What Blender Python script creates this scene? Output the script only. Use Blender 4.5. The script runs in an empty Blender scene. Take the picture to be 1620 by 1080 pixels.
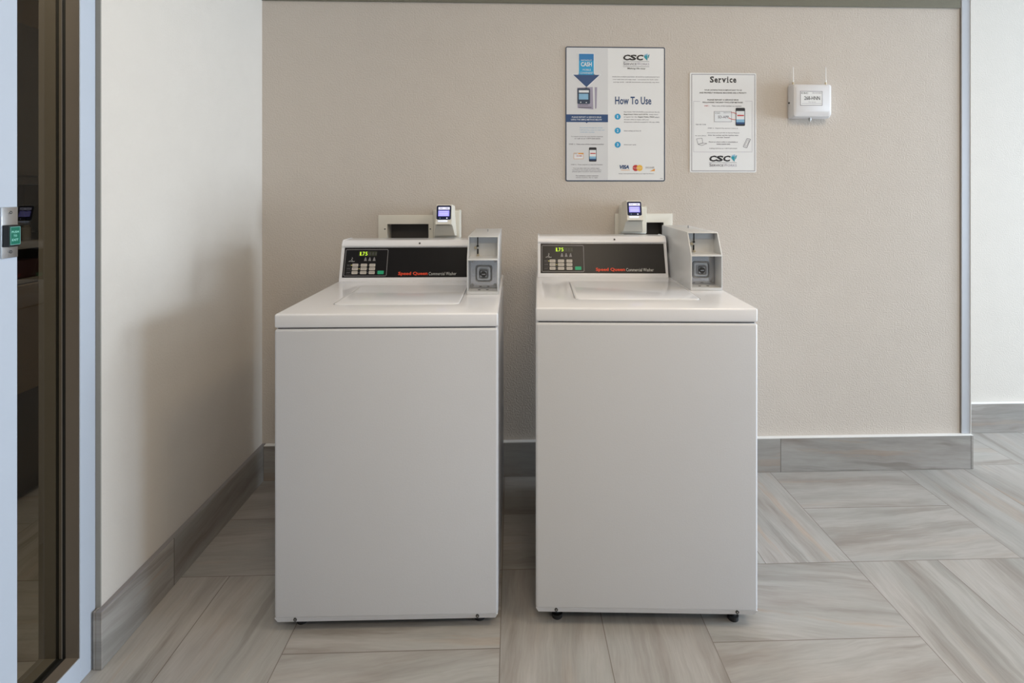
import bpy, bmesh, math, random
from mathutils import Vector, Matrix
random.seed(4)
scn = bpy.context.scene
COL = scn.collection

# ------------------------------------------------------------------ camera
PSI = 0.0315
cam_d = bpy.data.cameras.new('camera'); cam = bpy.data.objects.new('camera', cam_d); COL.objects.link(cam)
cam.location = (0, 0, 1.2755)
cam.rotation_euler = (math.pi/2, 0, -PSI)
cam_d.sensor_width = 36.0; cam_d.sensor_fit = 'HORIZONTAL'
cam_d.lens = 823.3/1620*36
cam_d.shift_x = -26.0/1620
cam_d.shift_y = (300.75-540)/1620
cam_d.clip_start = 0.02
scn.camera = cam

# ------------------------------------------------------------------ world, lights, exposure
w = bpy.data.worlds.new('world'); scn.world = w; w.use_nodes = True
w.node_tree.nodes['Background'].inputs[0].default_value = (.75, .86, 1, 1)
w.node_tree.nodes['Background'].inputs[1].default_value = 0.25
vs = scn.view_settings
vs.view_transform = 'Standard'; vs.look = 'None'; vs.gamma = 1; vs.use_curve_mapping = False
vs.exposure = 0.0

def area(name, loc, rot, sx, sy, power, col):
    d = bpy.data.lights.new(name, 'AREA'); d.shape = 'RECTANGLE'; d.size = sx; d.size_y = sy
    d.energy = power; d.color = col
    o = bpy.data.objects.new(name, d); COL.objects.link(o); o.location = loc; o.rotation_euler = rot
    return o
PI = math.pi
area('daylight_side', (6.52, 1.66, 1.12), (0, PI/2, 0), 1.55, .72, 215, (.86, 1.0, 1.13))
area('daylight_side', (6.52, 0.35, 1.25), (0, PI/2, 0), 1.95, 1.00, 112, (.74, .92, 1.14))
area('daylight_front', (0.9, -2.62, 1.35), (PI/2, 0, 0), 4.0, 2.1, 4, (.9, .96, 1.0))
area('ceiling_lamp_light', (1.35, 0.75, 2.655), (0, 0, 0), .58, .58, 12, (1.0, .75, .47))
area('ceiling_lamp_light', (-0.1, 0.75, 2.655), (0, 0, 0), .58, .58, 5, (1.0, .77, .50))
area('ceiling_lamp_light', (0.4, -0.8, 2.655), (0, 0, 0), .58, .58, 20, (1.0, .82, .60))
area('ceiling_lamp_light', (-1.75, 0.55, 2.64), (0, 0, 0), .5, .5, 20, (1.0, .80, .58))  # added fill for the dark room behind the glass, no known source

# ------------------------------------------------------------------ materials
MATS = {}
def nm(name):
    m = bpy.data.materials.new(name); m.use_nodes = True
    MATS[name] = m
    return m, m.node_tree, m.node_tree.nodes['Principled BSDF']
def P(name, col, rough=.5, metal=0, emit=None, es=0, coat=0, spec=.5, bump=None, var=0):
    m, nt, b = nm(name)
    b.inputs['Base Color'].default_value = (*col, 1)
    b.inputs['Roughness'].default_value = rough
    b.inputs['Metallic'].default_value = metal
    b.inputs['Specular IOR Level'].default_value = spec
    b.inputs['Coat Weight'].default_value = coat
    if emit:
        b.inputs['Emission Color'].default_value = (*emit, 1); b.inputs['Emission Strength'].default_value = es
    tc = nt.nodes.new('ShaderNodeTexCoord')
    if bump:
        n = nt.nodes.new('ShaderNodeTexNoise'); n.inputs['Scale'].default_value = bump[0]; n.inputs['Detail'].default_value = bump[2] if len(bump) > 2 else 2
        nt.links.new(tc.outputs['Object'], n.inputs['Vector'])
        bp = nt.nodes.new('ShaderNodeBump'); bp.inputs['Strength'].default_value = bump[1]; bp.inputs['Distance'].default_value = .002
        nt.links.new(n.outputs['Fac'], bp.inputs['Height']); nt.links.new(bp.outputs['Normal'], b.inputs['Normal'])
    if var:
        n = nt.nodes.new('ShaderNodeTexNoise'); n.inputs['Scale'].default_value = 9; n.inputs['Detail'].default_value = 4
        nt.links.new(tc.outputs['Object'], n.inputs['Vector'])
        mr = nt.nodes.new('ShaderNodeMapRange'); mr.inputs['To Min'].default_value = 1-var; mr.inputs['To Max'].default_value = 1+var
        nt.links.new(n.outputs['Fac'], mr.inputs['Value'])
        mx = nt.nodes.new('ShaderNodeVectorMath'); mx.operation = 'SCALE'; mx.inputs[0].default_value = col
        nt.links.new(mr.outputs[0], mx.inputs['Scale']); nt.links.new(mx.outputs[0], b.inputs['Base Color'])
    return m

P('wall_paint', (.64, .60, .55), .75, spec=.3, bump=(150, .45, 3), var=.03)
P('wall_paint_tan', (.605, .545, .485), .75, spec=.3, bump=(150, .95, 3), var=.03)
P('ceiling_paint', (.62, .60, .57), .9)
P('header_paint', (.19, .18, .135), .8, bump=(150, .4))
P('bead', (.30, .29, .26), .6)
P('silver_trim', (.52, .54, .58), .45, metal=.2)
P('caulk', (.85, .85, .84), .5)
P('frame_pale', (.47, .52, .60), .45, var=.02)
P('frame_bronze', (.165, .14, .115), .45, var=.04)
P('rubber', (.008, .008, .008), .6)
P('enamel', (.88, .885, .92), .22, coat=.3, bump=(260, .06), var=.008)  # same white as the front, lightened to stand for light from above
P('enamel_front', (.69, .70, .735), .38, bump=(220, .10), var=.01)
P('box_metal', (.66, .67, .68), .3, var=.01)
P('chrome', (.50, .50, .52), .12, metal=1)
P('brushed', (.55, .56, .58), .32, metal=1, bump=(300, .1))
P('brass', (.6, .52, .38), .35, metal=.8)
P('black', (.005, .005, .005), .5)
P('fascia', (.010, .009, .010), .30, spec=.28, var=.05)
P('ink_grey', (.26, .25, .26), .5)
P('ink_dim', (.10, .10, .10), .5)
P('key', (.62, .58, .52), .5)
P('key_green', (.02, .42, .21), .45)
P('brand_red', (.85, .07, .02), .5)
P('brand_white', (.62, .62, .60), .5)
P('led', (.5, .8, .02), .5, emit=(.62, 1, .05), es=.9)
P('led_off', (.03, .035, .015), .4)
P('lamp_amber', (.8, .7, .1), .5, emit=(1, .9, .3), es=.8)
P('foot', (.02, .02, .022), .6)
P('screw', (.42, .42, .42), .3, metal=.8)
P('dark_screw', (.05, .05, .05), .5)
P('plastic_cream', (.74, .71, .63), .4)
P('plastic_plate', (.76, .73, .65), .45)
P('box_inside', (.085, .075, .068), .6)
P('valve_red', (.20, .02, .02), .5)
P('valve_dark', (.03, .03, .03), .5)
P('screen_bezel', (.012, .016, .055), .2)
P('screen_violet', (.2, .2, .6), .3, emit=(.33, .29, .92), es=.85)
P('screen_white', (.6, .6, .8), .3, emit=(.75, .75, .92), es=.7)
P('glow_white', (.7, .75, .95), .3, emit=(.7, .8, 1), es=.9)
P('sign_white', (.82, .82, .82), .35)
P('sign_shade', (.70, .70, .71), .35)
P('sign_navy', (.025, .07, .19), .4)
P('sign_edge', (.03, .05, .09), .4)
P('ink_blue', (.02, .20, .48), .4)
P('ink_sky', (.02, .34, .62), .4)
P('ink_black', (.02, .018, .02), .5)
P('ink_soft', (.16, .145, .18), .5)
P('ink_lilac', (.36, .33, .42), .5)
P('ink_red', (.55, .05, .05), .5)
P('ink_orange', (.80, .36, .06), .5)
P('ink_yellow', (.85, .5, .08), .5)
P('ink_teal', (.02, .30, .38), .5)
P('ink_lightblue', (.25, .47, .66), .5)
P('white_ink', (.78, .80, .82), .5)
P('router_white', (.72, .71, .72), .4)
P('exit_green', (.004, .13, .085), .35)
P('exit_edge', (.16, .36, .34), .35)
P('exit_text', (.35, .75, .65), .4)
P('brown_wall', (.26, .19, .12), .8)
P('hutch_olive', (.13, .11, .085), .6)
P('hutch_board', (.30, .27, .22), .6)
P('amber', (.22, .13, .03), .3)
P('maroon', (.09, .02, .015), .5)
P('dark_floor', (.03, .03, .03), .6)
P('lamp_white', (.8, .8, .8), .5, emit=(1, .95, .88), es=1.5)

m, nt, b = nm('glass')
nt.nodes.remove(b)
out = nt.nodes['Material Output']
g = nt.nodes.new('ShaderNodeBsdfGlossy'); g.inputs['Roughness'].default_value = 0.0
t = nt.nodes.new('ShaderNodeBsdfTransparent'); t.inputs[0].default_value = (.80, .82, .80, 1)
fr = nt.nodes.new('ShaderNodeFresnel'); fr.inputs['IOR'].default_value = 1.5
mx = nt.nodes.new('ShaderNodeMixShader')
ge = nt.nodes.new('ShaderNodeNewGeometry'); iv = nt.nodes.new('ShaderNodeMath'); iv.operation = 'SUBTRACT'; iv.inputs[0].default_value = 1; nt.links.new(ge.outputs['Backfacing'], iv.inputs[1])
mu = nt.nodes.new('ShaderNodeMath'); mu.operation = 'MULTIPLY'; nt.links.new(fr.outputs[0], mu.inputs[0]); nt.links.new(iv.outputs[0], mu.inputs[1])
nt.links.new(mu.outputs[0], mx.inputs[0]); nt.links.new(t.outputs[0], mx.inputs[1]); nt.links.new(g.outputs[0], mx.inputs[2])
nt.links.new(mx.outputs[0], out.inputs['Surface'])

class NB:
    """small node-math builder"""
    def __init__(s, nt): s.nt = nt
    def _in(s, sock, v):
        if isinstance(v, (int, float)): sock.default_value = v
        else: s.nt.links.new(v, sock)
    def m(s, op, a, b=0.0, c=None):
        n = s.nt.nodes.new('ShaderNodeMath'); n.operation = op
        s._in(n.inputs[0], a); s._in(n.inputs[1], b)
        if c is not None: s._in(n.inputs[2], c)
        return n.outputs[0]
    def xyz(s, x, y, z):
        n = s.nt.nodes.new('ShaderNodeCombineXYZ')
        for i, v in enumerate((x, y, z)): s._in(n.inputs[i], v)
        return n.outputs[0]
    def noise(s, vec, scale, detail=3, rough=.55, dist=0):
        n = s.nt.nodes.new('ShaderNodeTexNoise'); n.inputs['Scale'].default_value = scale
        n.inputs['Detail'].default_value = detail; n.inputs['Roughness'].default_value = rough; n.inputs['Distortion'].default_value = dist
        s.nt.links.new(vec, n.inputs['Vector']); return n.outputs['Fac']
    def white(s, vec):
        n = s.nt.nodes.new('ShaderNodeTexWhiteNoise'); s.nt.links.new(vec, n.inputs['Vector']); return n.outputs['Value'], n.outputs['Color']
    def mix(s, f, a, b):
        n = s.nt.nodes.new('ShaderNodeMix'); n.data_type = 'RGBA'
        s._in(n.inputs[0], f)
        for i, v in ((6, a), (7, b)):
            if isinstance(v, tuple): n.inputs[i].default_value = (*v, 1)
            else: s.nt.links.new(v, n.inputs[i])
        return n.outputs[2]
    def ramp(s, f, stops):
        n = s.nt.nodes.new('ShaderNodeValToRGB'); s.nt.links.new(f, n.inputs[0])
        e = n.color_ramp.elements
        while len(e) < len(stops): e.new(.5)
        for i, (p, c) in enumerate(stops):
            e[i].position = p; e[i].color = (*c, 1) if isinstance(c, tuple) else (c, c, c, 1)
        return n.outputs[0]

def streaks(n, al, ac, r1, r2, r3):
    """stone/wood look streaks running along 'al' with a slight random slant"""
    slant = n.m('MULTIPLY', n.m('SUBTRACT', r1, .5), .30)
    ac2 = n.m('ADD', ac, n.m('MULTIPLY', al, slant))
    wob = n.noise(n.xyz(n.m('MULTIPLY', al, 3.5), n.m('MULTIPLY', ac, 5), n.m('MULTIPLY', r2, 30)), 1.0, 3, .6)
    ac3 = n.m('ADD', ac2, n.m('MULTIPLY', wob, .045))
    o = n.m('MULTIPLY', r2, 47)
    broad = n.noise(n.xyz(n.m('ADD', n.m('MULTIPLY', al, 1.1), o), n.m('MULTIPLY', ac3, 8), o), 1.0, 5, .62)
    fine = n.noise(n.xyz(n.m('ADD', n.m('MULTIPLY', al, 9.0), o), n.m('MULTIPLY', ac3, 130), o), 1.0, 4, .7)
    vein = n.noise(n.xyz(n.m('ADD', n.m('MULTIPLY', al, 1.0), o), n.m('MULTIPLY', ac3, 17), n.m('ADD', o, 9.)), 1.0, 5, .62)
    c = n.ramp(broad, [(.30, (.245, .215, .190)), (.44, (.350, .325, .303)), (.56, (.420, .398, .378)), (.70, (.305, .280, .256))])
    vm = n.m('MULTIPLY', n.ramp(vein, [(.57, 0.), (.64, 1.)]), n.m('ADD', .15, n.m('MULTIPLY', r3, .85)))
    c = n.mix(n.m('MULTIPLY', vm, .6), c, (.17, .145, .12))
    tan = n.ramp(vein, [(.37, 1.), (.42, 0.)])
    c = n.mix(n.m('MULTIPLY', n.m('MULTIPLY', tan, r1), .55), c, (.42, .30, .21))
    mot = n.noise(n.xyz(n.m('ADD', n.m('MULTIPLY', al, 2.5), o), n.m('MULTIPLY', ac3, 7), n.m('ADD', o, 21.)), 1.0, 3, .5)
    c = n.mix(n.m('MULTIPLY', n.ramp(mot, [(.40, 0.), (.62, 1.)]), .35), c, (.33, .345, .335))
    val = n.m('ADD', .80, n.m('ADD', n.m('MULTIPLY', fine, .34), n.m('MULTIPLY', r3, .10)))
    v = n.nt.nodes.new('ShaderNodeVectorMath'); v.operation = 'SCALE'
    n.nt.links.new(c, v.inputs[0]); n.nt.links.new(val, v.inputs['Scale'])
    return v.outputs[0], fine

# floor: basket weave of 0.6 x 0.3 m planks
m, nt, b = nm('floor_tile'); n = NB(nt)
tc = nt.nodes.new('ShaderNodeTexCoord'); sp = nt.nodes.new('ShaderNodeSeparateXYZ'); nt.links.new(tc.outputs['Object'], sp.inputs[0])
x = n.m('DIVIDE', n.m('ADD', sp.outputs[0], .0333), .6); y = n.m('DIVIDE', n.m('SUBTRACT', sp.outputs[1], 1.7513), .6)
i = n.m('FLOOR', x); j = n.m('FLOOR', y)
par = n.m('FLOORED_MODULO', n.m('ADD', i, j), 2.0)
fx = n.m('SUBTRACT', x, i); fy = n.m('SUBTRACT', y, j)
inv = n.m('SUBTRACT', 1.0, par)
al = n.m('ADD', n.m('MULTIPLY', fx, inv), n.m('MULTIPLY', fy, par))
ac = n.m('MULTIPLY', n.m('ADD', n.m('MULTIPLY', fy, inv), n.m('MULTIPLY', fx, par)), 2.0)
k = n.m('FLOOR', ac); ac = n.m('SUBTRACT', ac, k)
wv, wc = n.white(n.xyz(i, j, k)); sc = nt.nodes.new('ShaderNodeSeparateColor'); nt.links.new(wc, sc.inputs[0])
col, fine = streaks(n, n.m('MULTIPLY', al, .6), n.m('MULTIPLY', ac, .3), sc.outputs[0], sc.outputs[1], sc.outputs[2])
ea = n.m('MULTIPLY', n.m('MINIMUM', al, n.m('SUBTRACT', 1.0, al)), .6)
eb = n.m('MULTIPLY', n.m('MINIMUM', ac, n.m('SUBTRACT', 1.0, ac)), .3)
e = n.m('MINIMUM', ea, eb)
gm = n.m('LESS_THAN', e, .0013)
gcol = n.mix(n.noise(tc.outputs['Object'], 3.0, 2), (.09, .07, .055), (.30, .27, .24))
nt.links.new(n.mix(gm, col, gcol), b.inputs['Base Color'])
b.inputs['Roughness'].default_value = .42
bp = nt.nodes.new('ShaderNodeBump'); bp.inputs['Strength'].default_value = .25; bp.inputs['Distance'].default_value = .001
nt.links.new(n.m('SUBTRACT', fine, n.m('MULTIPLY', gm, 1.5)), bp.inputs['Height']); nt.links.new(bp.outputs[0], b.inputs['Normal'])

def base_tile(name, axis, off, length):
    m, nt, b = nm(name); n = NB(nt)
    tc = nt.nodes.new('ShaderNodeTexCoord'); sp = nt.nodes.new('ShaderNodeSeparateXYZ'); nt.links.new(tc.outputs['Object'], sp.inputs[0])
    a = n.m('DIVIDE', n.m('SUBTRACT', sp.outputs[axis], off), length)
    i = n.m('FLOOR', a); f = n.m('SUBTRACT', a, i)
    wv, wc = n.white(n.xyz(i, float(off), 3.3)); sc = nt.nodes.new('ShaderNodeSeparateColor'); nt.links.new(wc, sc.inputs[0])
    col, fine = streaks(n, n.m('MULTIPLY', f, length), sp.outputs[2], sc.outputs[0], sc.outputs[1], sc.outputs[2])
    gm = n.m('LESS_THAN', n.m('MULTIPLY', n.m('MINIMUM', f, n.m('SUBTRACT', 1.0, f)), length), .0013)
    v = nt.nodes.new('ShaderNodeVectorMath'); v.operation = 'MULTIPLY'; v.inputs[1].default_value = (.86, .85, .84)
    nt.links.new(n.mix(gm, col, (.10, .09, .08)), v.inputs[0]); nt.links.new(v.outputs[0], b.inputs['Base Color'])
    b.inputs['Roughness'].default_value = .45
base_tile('base_x', 0, 1.215, .885); base_tile('base_y', 1, .83, .885)
M = MATS

# ------------------------------------------------------------------ mesh helpers
def bx(bm, x0, x1, y0, y1, z0, z1, bev=0, seg=2, mi=0):
    r = bmesh.ops.create_cube(bm, size=1)
    vs_ = r['verts']
    for v in vs_:
        v.co = Vector(((x0+x1)/2+v.co.x*(x1-x0), (y0+y1)/2+v.co.y*(y1-y0), (z0+z1)/2+v.co.z*(z1-z0)))
    fs = set(f for v in vs_ for f in v.link_faces)
    if bev:
        es = list(set(e for v in vs_ for e in v.link_edges))
        r2 = bmesh.ops.bevel(bm, geom=es, offset=bev, segments=seg, affect='EDGES', profile=.5)
        fs = set(r2['faces']) | set(f for f in fs if f.is_valid)
    for f in fs:
        if f.is_valid: f.material_index = mi
    return bm
def prism(bm, pts, a0, a1, axis='x', mi=0, bev=0):
    """closed profile pts extruded along an axis; pts are the other two coordinates in order"""
    def mk(p, a):
        if axis == 'x': return Vector((a, p[0], p[1]))
        if axis == 'y': return Vector((p[0], a, p[1]))
        return Vector((p[0], p[1], a))
    A = [bm.verts.new(mk(p, a0)) for p in pts]; B = [bm.verts.new(mk(p, a1)) for p in pts]
    fs = [bm.faces.new(A), bm.faces.new(B[::-1])]
    for i in range(len(pts)):
        j = (i+1) % len(pts); fs.append(bm.faces.new((A[i], B[i], B[j], A[j])))
    for f in fs: f.material_index = mi
    if bev:
        es = [e for e in bm.edges if e.verts[0] in A+B and e.verts[1] in A+B]
        bmesh.ops.bevel(bm, geom=es, offset=bev, segments=2, affect='EDGES', profile=.5)
    return bm
def cyl(bm, c, r, h, axis='z', seg=24, r2=None, mi=0):
    R = {'z': Matrix.Identity(4), 'y': Matrix.Rotation(PI/2, 4, 'X'), 'x': Matrix.Rotation(PI/2, 4, 'Y')}[axis]
    n0 = len(bm.faces)
    bm.faces.ensure_lookup_table()
    bmesh.ops.create_cone(bm, cap_ends=True, segments=seg, radius1=r, radius2=r if r2 is None else r2, depth=h,
                          matrix=Matrix.Translation(c) @ R)
    bm.faces.ensure_lookup_table()
    for f in bm.faces[n0:]: f.material_index = mi
    return bm
def rrect(x0, x1, y0, y1, r, seg=5):
    pts = []
    for cx, cy, a in ((x1-r, y1-r, 0), (x0+r, y1-r, 90), (x0+r, y0+r, 180), (x1-r, y0+r, 270)):
        for k in range(seg+1):
            t = math.radians(a+90*k/seg); pts.append((cx+r*math.cos(t), cy+r*math.sin(t)))
    return pts
def loft(bm, rings, mi=0, cap=True):
    V = [[bm.verts.new(p) for p in r] for r in rings]
    for a, b_ in zip(V, V[1:]):
        for i in range(len(a)):
            j = (i+1) % len(a); bm.faces.new((a[i], a[j], b_[j], b_[i])).material_index = mi
    if cap:
        bm.faces.new(V[0][::-1]).material_index = mi; bm.faces.new(V[-1]).material_index = mi
    return bm
def obj(name, bm, mats, parent=None, smooth=True, angle=35):
    if not isinstance(mats, (list, tuple)): mats = [mats]
    bmesh.ops.recalc_face_normals(bm, faces=bm.faces)
    me = bpy.data.meshes.new(name); bm.to_mesh(me); bm.free()
    for q in mats: me.materials.append(M[q])
    if smooth:
        for p in me.polygons: p.use_smooth = True
        me.set_sharp_from_angle(angle=math.radians(angle))
    o = bpy.data.objects.new(name, me); COL.objects.link(o)
    if parent: o.parent = parent
    return o
def cut(o, bm, mi=None):
    """subtract the solids in bm from o"""
    bmesh.ops.recalc_face_normals(bm, faces=bm.faces)
    me = bpy.data.meshes.new('cut'); bm.to_mesh(me); bm.free()
    for mt in o.data.materials: me.materials.append(mt)
    c = bpy.data.objects.new('cut', me); COL.objects.link(c); c.matrix_world = o.matrix_world
    par = o.parent; o.parent = None
    md = o.modifiers.new('b', 'BOOLEAN'); md.operation = 'DIFFERENCE'; md.solver = 'EXACT'; md.object = c
    dg = bpy.context.evaluated_depsgraph_get(); dg.update()
    new = bpy.data.meshes.new_from_object(o.evaluated_get(dg), depsgraph=dg)
    o.modifiers.clear(); o.data = new; o.parent = par
    bpy.data.objects.remove(c)
    for p in new.polygons: p.use_smooth = True
    new.set_sharp_from_angle(angle=math.radians(35))
    return o
def thing(name, label, cat, loc=(0, 0, 0), rz=0, group=None):
    o = bpy.data.objects.new(name, None); COL.objects.link(o); o.location = loc; o.rotation_euler = (0, 0, rz)
    o.empty_display_size = .05
    return tag(o, label, cat, group)
def tag(o, label, cat, group=None):
    o['label'] = label; o['category'] = cat
    if group: o['group'] = group
    return o
def struct(o): o['kind'] = 'structure'; return o
def NBM(): return bmesh.new()

_tc = {}
def glyphs(s, bold=0.0):
    key = (s, bold)
    if key not in _tc:
        cu = bpy.data.curves.new('t', 'FONT'); cu.body = s; cu.size = 1; cu.offset = bold; cu.resolution_u = 2
        o = bpy.data.objects.new('t', cu); COL.objects.link(o)
        dg = bpy.context.evaluated_depsgraph_get(); dg.update()
        me = bpy.data.meshes.new_from_object(o.evaluated_get(dg), depsgraph=dg)
        _tc[key] = ([v.co.copy() for v in me.vertices], [tuple(p.vertices) for p in me.polygons])
        bpy.data.objects.remove(o); bpy.data.curves.remove(cu); bpy.data.meshes.remove(me)
    return _tc[key]
class Print:
    """thin printed artwork on a surface; mp(u, v, lift) maps layout coordinates to parent space"""
    def __init__(s, mp, vdown=True): s.mp = mp; s.bm = bmesh.new(); s.mats = []
    def mi(s, m_):
        if m_ not in s.mats: s.mats.append(m_)
        return s.mats.index(m_)
    def poly(s, pts, mat, lift=1):
        vs_ = [s.bm.verts.new(s.mp(u, v, lift)) for u, v in pts]
        s.bm.faces.new(vs_).material_index = s.mi(mat); return s
    def rect(s, u0, v0, u1, v1, mat, lift=1, r=0):
        if r: return s.poly(rrect(u0, u1, v0, v1, r), mat, lift)
        return s.poly([(u0, v0), (u1, v0), (u1, v1), (u0, v1)], mat, lift)
    def ring(s, u0, v0, u1, v1, t, mat, lift=1, r=1.0):
        a = rrect(u0, u1, v0, v1, r); b_ = rrect(u0+t, u1-t, v0+t, v1-t, max(r-t, r*.15))
        A = [s.bm.verts.new(s.mp(u, v, lift)) for u, v in a]; B = [s.bm.verts.new(s.mp(u, v, lift)) for u, v in b_]
        for i in range(len(A)):
            j = (i+1) % len(A); s.bm.faces.new((A[i], A[j], B[j], B[i])).material_index = s.mi(mat)
        return s
    def disc(s, u, v, r, mat, lift=1, seg=24, ry=None):
        ry = ry or r
        return s.poly([(u+r*math.cos(2*PI*k/seg), v+ry*math.sin(2*PI*k/seg)) for k in range(seg)], mat, lift)
    def line(s, pts, t, mat, lift=1):
        for (a, b_) in zip(pts, pts[1:]):
            d = Vector((b_[0]-a[0], b_[1]-a[1])); nn = Vector((-d.y, d.x)).normalized()*t/2
            s.poly([(a[0]+nn.x, a[1]+nn.y), (b_[0]+nn.x, b_[1]+nn.y), (b_[0]-nn.x, b_[1]-nn.y), (a[0]-nn.x, a[1]-nn.y)], mat, lift)
        return s
    def text(s, txt, u0, u1, vtop, vbot, mat, lift=2, bold=0.0, shear=0.0):
        """fit txt in the box u0..u1, vtop..vbot (v runs downwards), its inked extent filling the box"""
        V, F = glyphs(txt, bold)
        xs = [v.x for v in V]; ys = [v.y for v in V]
        x0, x1, y0, y1 = min(xs), max(xs), min(ys), max(ys)
        idx = []
        for v in V:
            fx_ = (v.x-x0)/(x1-x0); fy_ = (v.y-y0)/(y1-y0)
            u = u0+fx_*(u1-u0-shear)+shear*fy_; vv = vbot+(vtop-vbot)*fy_
            idx.append(s.bm.verts.new(s.mp(u, vv, lift)))
        for f in F:
            try: s.bm.faces.new([idx[i] for i in f]).material_index = s.mi(mat)
            except ValueError: pass
        return s
    def done(s, name, parent, label=None):
        me = bpy.data.meshes.new(name); s.bm.to_mesh(me); s.bm.free()
        for q in s.mats: me.materials.append(M[q])
        o = bpy.data.objects.new(name, me); COL.objects.link(o); o.parent = parent
        if label: o['label'] = label
        return o

# ------------------------------------------------------------------ room shell
XL, XR, YB, YB2, XE, ZC = -1.106, 6.6, 2.34, 2.68, 2.108, 2.7
BH = .155
bm = NBM(); bx(bm, -3.8, XR+.12, -2.9, 3.6, -.08, 0); struct(obj('floor', bm, 'floor_tile', smooth=False))
bm = NBM(); bx(bm, -3.8, XR+.12, -2.9, 3.6, ZC, ZC+.08); struct(obj('ceiling', bm, 'ceiling_paint', smooth=False))
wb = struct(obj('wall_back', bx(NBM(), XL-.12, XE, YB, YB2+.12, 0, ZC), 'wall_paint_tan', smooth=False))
OUTL = (-.5945, 1.1650); OUTR = (.4630, 1.1700)      # left edge and top of the two recessed boxes
OW, OH, OB = .2625, .215, .040
bm = NBM()
for (ox, oz) in (OUTL, OUTR): bx(bm, ox+OB-.004, ox+OW-OB+.004, YB-.05, YB+.075, oz-OH+OB-.004, oz-OB+.004)
cut(wb, bm)
for p in wb.data.polygons: p.use_smooth = False
struct(obj('wall_back_right', bx(NBM(), XE, XR+.12, YB2, YB2+.12, 0, ZC), 'wall_paint', smooth=False))
struct(obj('wall_left', bx(NBM(), XL-.12, XL, 1.437, YB, 0, ZC), 'wall_paint', smooth=False))
# right wall with the window that gives the side light
wr = struct(obj('wall_right', bx(NBM(), XR, XR+.12, -2.9, YB2, 0, ZC), 'wall_paint', smooth=False))
cut(wr, bx(NBM(), XR-.05, XR+.2, -.24, 2.10, .28, 2.30))
wf = struct(obj('wall_front', bx(NBM(), -1.3, XR, -2.9, -2.78, 0, ZC), 'wall_paint', smooth=False))
cut(wf, bx(NBM(), -1.12, 2.92, -3.0, -2.6, .28, 2.42))
def window(name, x0, x1, y0, y1, z0, z1, axis, t=.04):
    bm = NBM()
    if axis == 'x':
        xa, xb = x0, x1
        bx(bm, xa, xb, y0, y0+t, z0, z1); bx(bm, xa, xb, y1-t, y1, z0, z1); bx(bm, xa, xb, y0+t, y1-t, z0, z0+t); bx(bm, xa, xb, y0+t, y1-t, z1-t, z1)
    else:
        bx(bm, x0, x0+t, y0, y1, z0, z1); bx(bm, x1-t, x1, y0, y1, z0, z1); bx(bm, x0+t, x1-t, y0, y1, z0, z0+t); bx(bm, x0+t, x1-t, y0, y1, z1-t, z1)
        for q in (1, 2): c = x0+(x1-x0)*q/3; bx(bm, c-t/2, c+t/2, y0, y1, z0+t, z1-t)
    return struct(obj(name, bm, 'frame_pale', smooth=False))
w2 = window('window_2', XR+.02, XR+.08, -.24, 2.10, .28, 2.30, 'x')
obj('pane', bx(NBM(), XR+.085, XR+.091, -.20, 2.06, .32, 2.26), 'glass', w2, smooth=False)
w3 = window('window_3', -1.12, 2.92, -2.87, -2.81, .28, 2.42, 'y')
obj('pane', bx(NBM(), -1.08, 2.88, -2.843, -2.837, .32, 2.38), 'glass', w3, smooth=False)

# header band along the top of the back wall, corner trims
struct(obj('trim_1', bx(NBM(), XL, XE-.046, YB-.012, YB, 2.114, ZC, .002, 1), 'header_paint'))
tr = NBM(); bx(tr, XE-.038, XE+.004, YB-.007, YB, BH, ZC, .0015, 1)
t2 = struct(obj('trim_2', tr, 'silver_trim'))
obj('shadow_gap', bx(NBM(), XE-.041, XE-.038, YB-.003, YB, BH, ZC), 'frame_bronze', t2, smooth=False)  # thin dark bronze strip along the left edge of the trim
obj('edge_bead', bx(NBM(), XE+.0025, XE+.0055, YB-.010, YB-.004, BH, ZC, .001, 1), 'caulk', t2)  # white strip put in as the highlight on the trim edge
struct(obj('trim_3', bx(NBM(), XL-.012, XL+.0005, 1.4335, 1.4372, BH, ZC), 'bead', smooth=False))

# tile baseboards with a pale top edge
def baseboard(name, x0, x1, y0, y1, mat, topmat='caulk'):
    o = struct(obj(name, bx(NBM(), x0, x1, y0, y1, 0, BH-.003, .0012, 1), mat))
    obj('top_edge', bx(NBM(), x0+.0005, x1-.0005, y0+.0005, y1-.0005, BH-.003, BH, .0008, 1), topmat, o)
    return o
baseboard('baseboard_back', XL+.017, XE+.004, YB-.023, YB, 'base_x')
baseboard('baseboard_left', XL, XL+.016, 1.418, YB, 'base_y', 'ink_grey')
obj('end_piece', bx(NBM(), XL-.007, XL, 1.418, 1.4365, 0, BH, .0008, 1), 'base_y', bpy.data.objects['baseboard_left'])
baseboard('baseboard_right', XE, XR, YB2-.022, YB2, 'base_x')

# glazed storefront frame left of the wall
FX = -1.118
fr1 = NBM()
J0, J1 = 1.384, 1.4335     # far jamb face
bx(fr1, -1.223, FX-.004, J0+.003, J1-.0005, 0, ZC)
bx(fr1, FX-.004, FX, J0, J1, 0.0, ZC, .001, 1)
bx(fr1, FX-.004, FX, 1.2134, J0, 0.0, .064, .001, 1)
bx(fr1, -1.223, FX, 1.045, 1.2134, 0, ZC, .0015, 1)
bx(fr1, FX-.004, FX, -2.78, 1.045, 0, .064)
bx(fr1, FX-.004, FX, -2.78, 1.044, 2.55, ZC); bx(fr1, FX-.004, FX, 1.2144, J0-.001, 2.55, ZC)
win = struct(obj('window_1', fr1, 'frame_pale'))
br = NBM()
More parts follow.
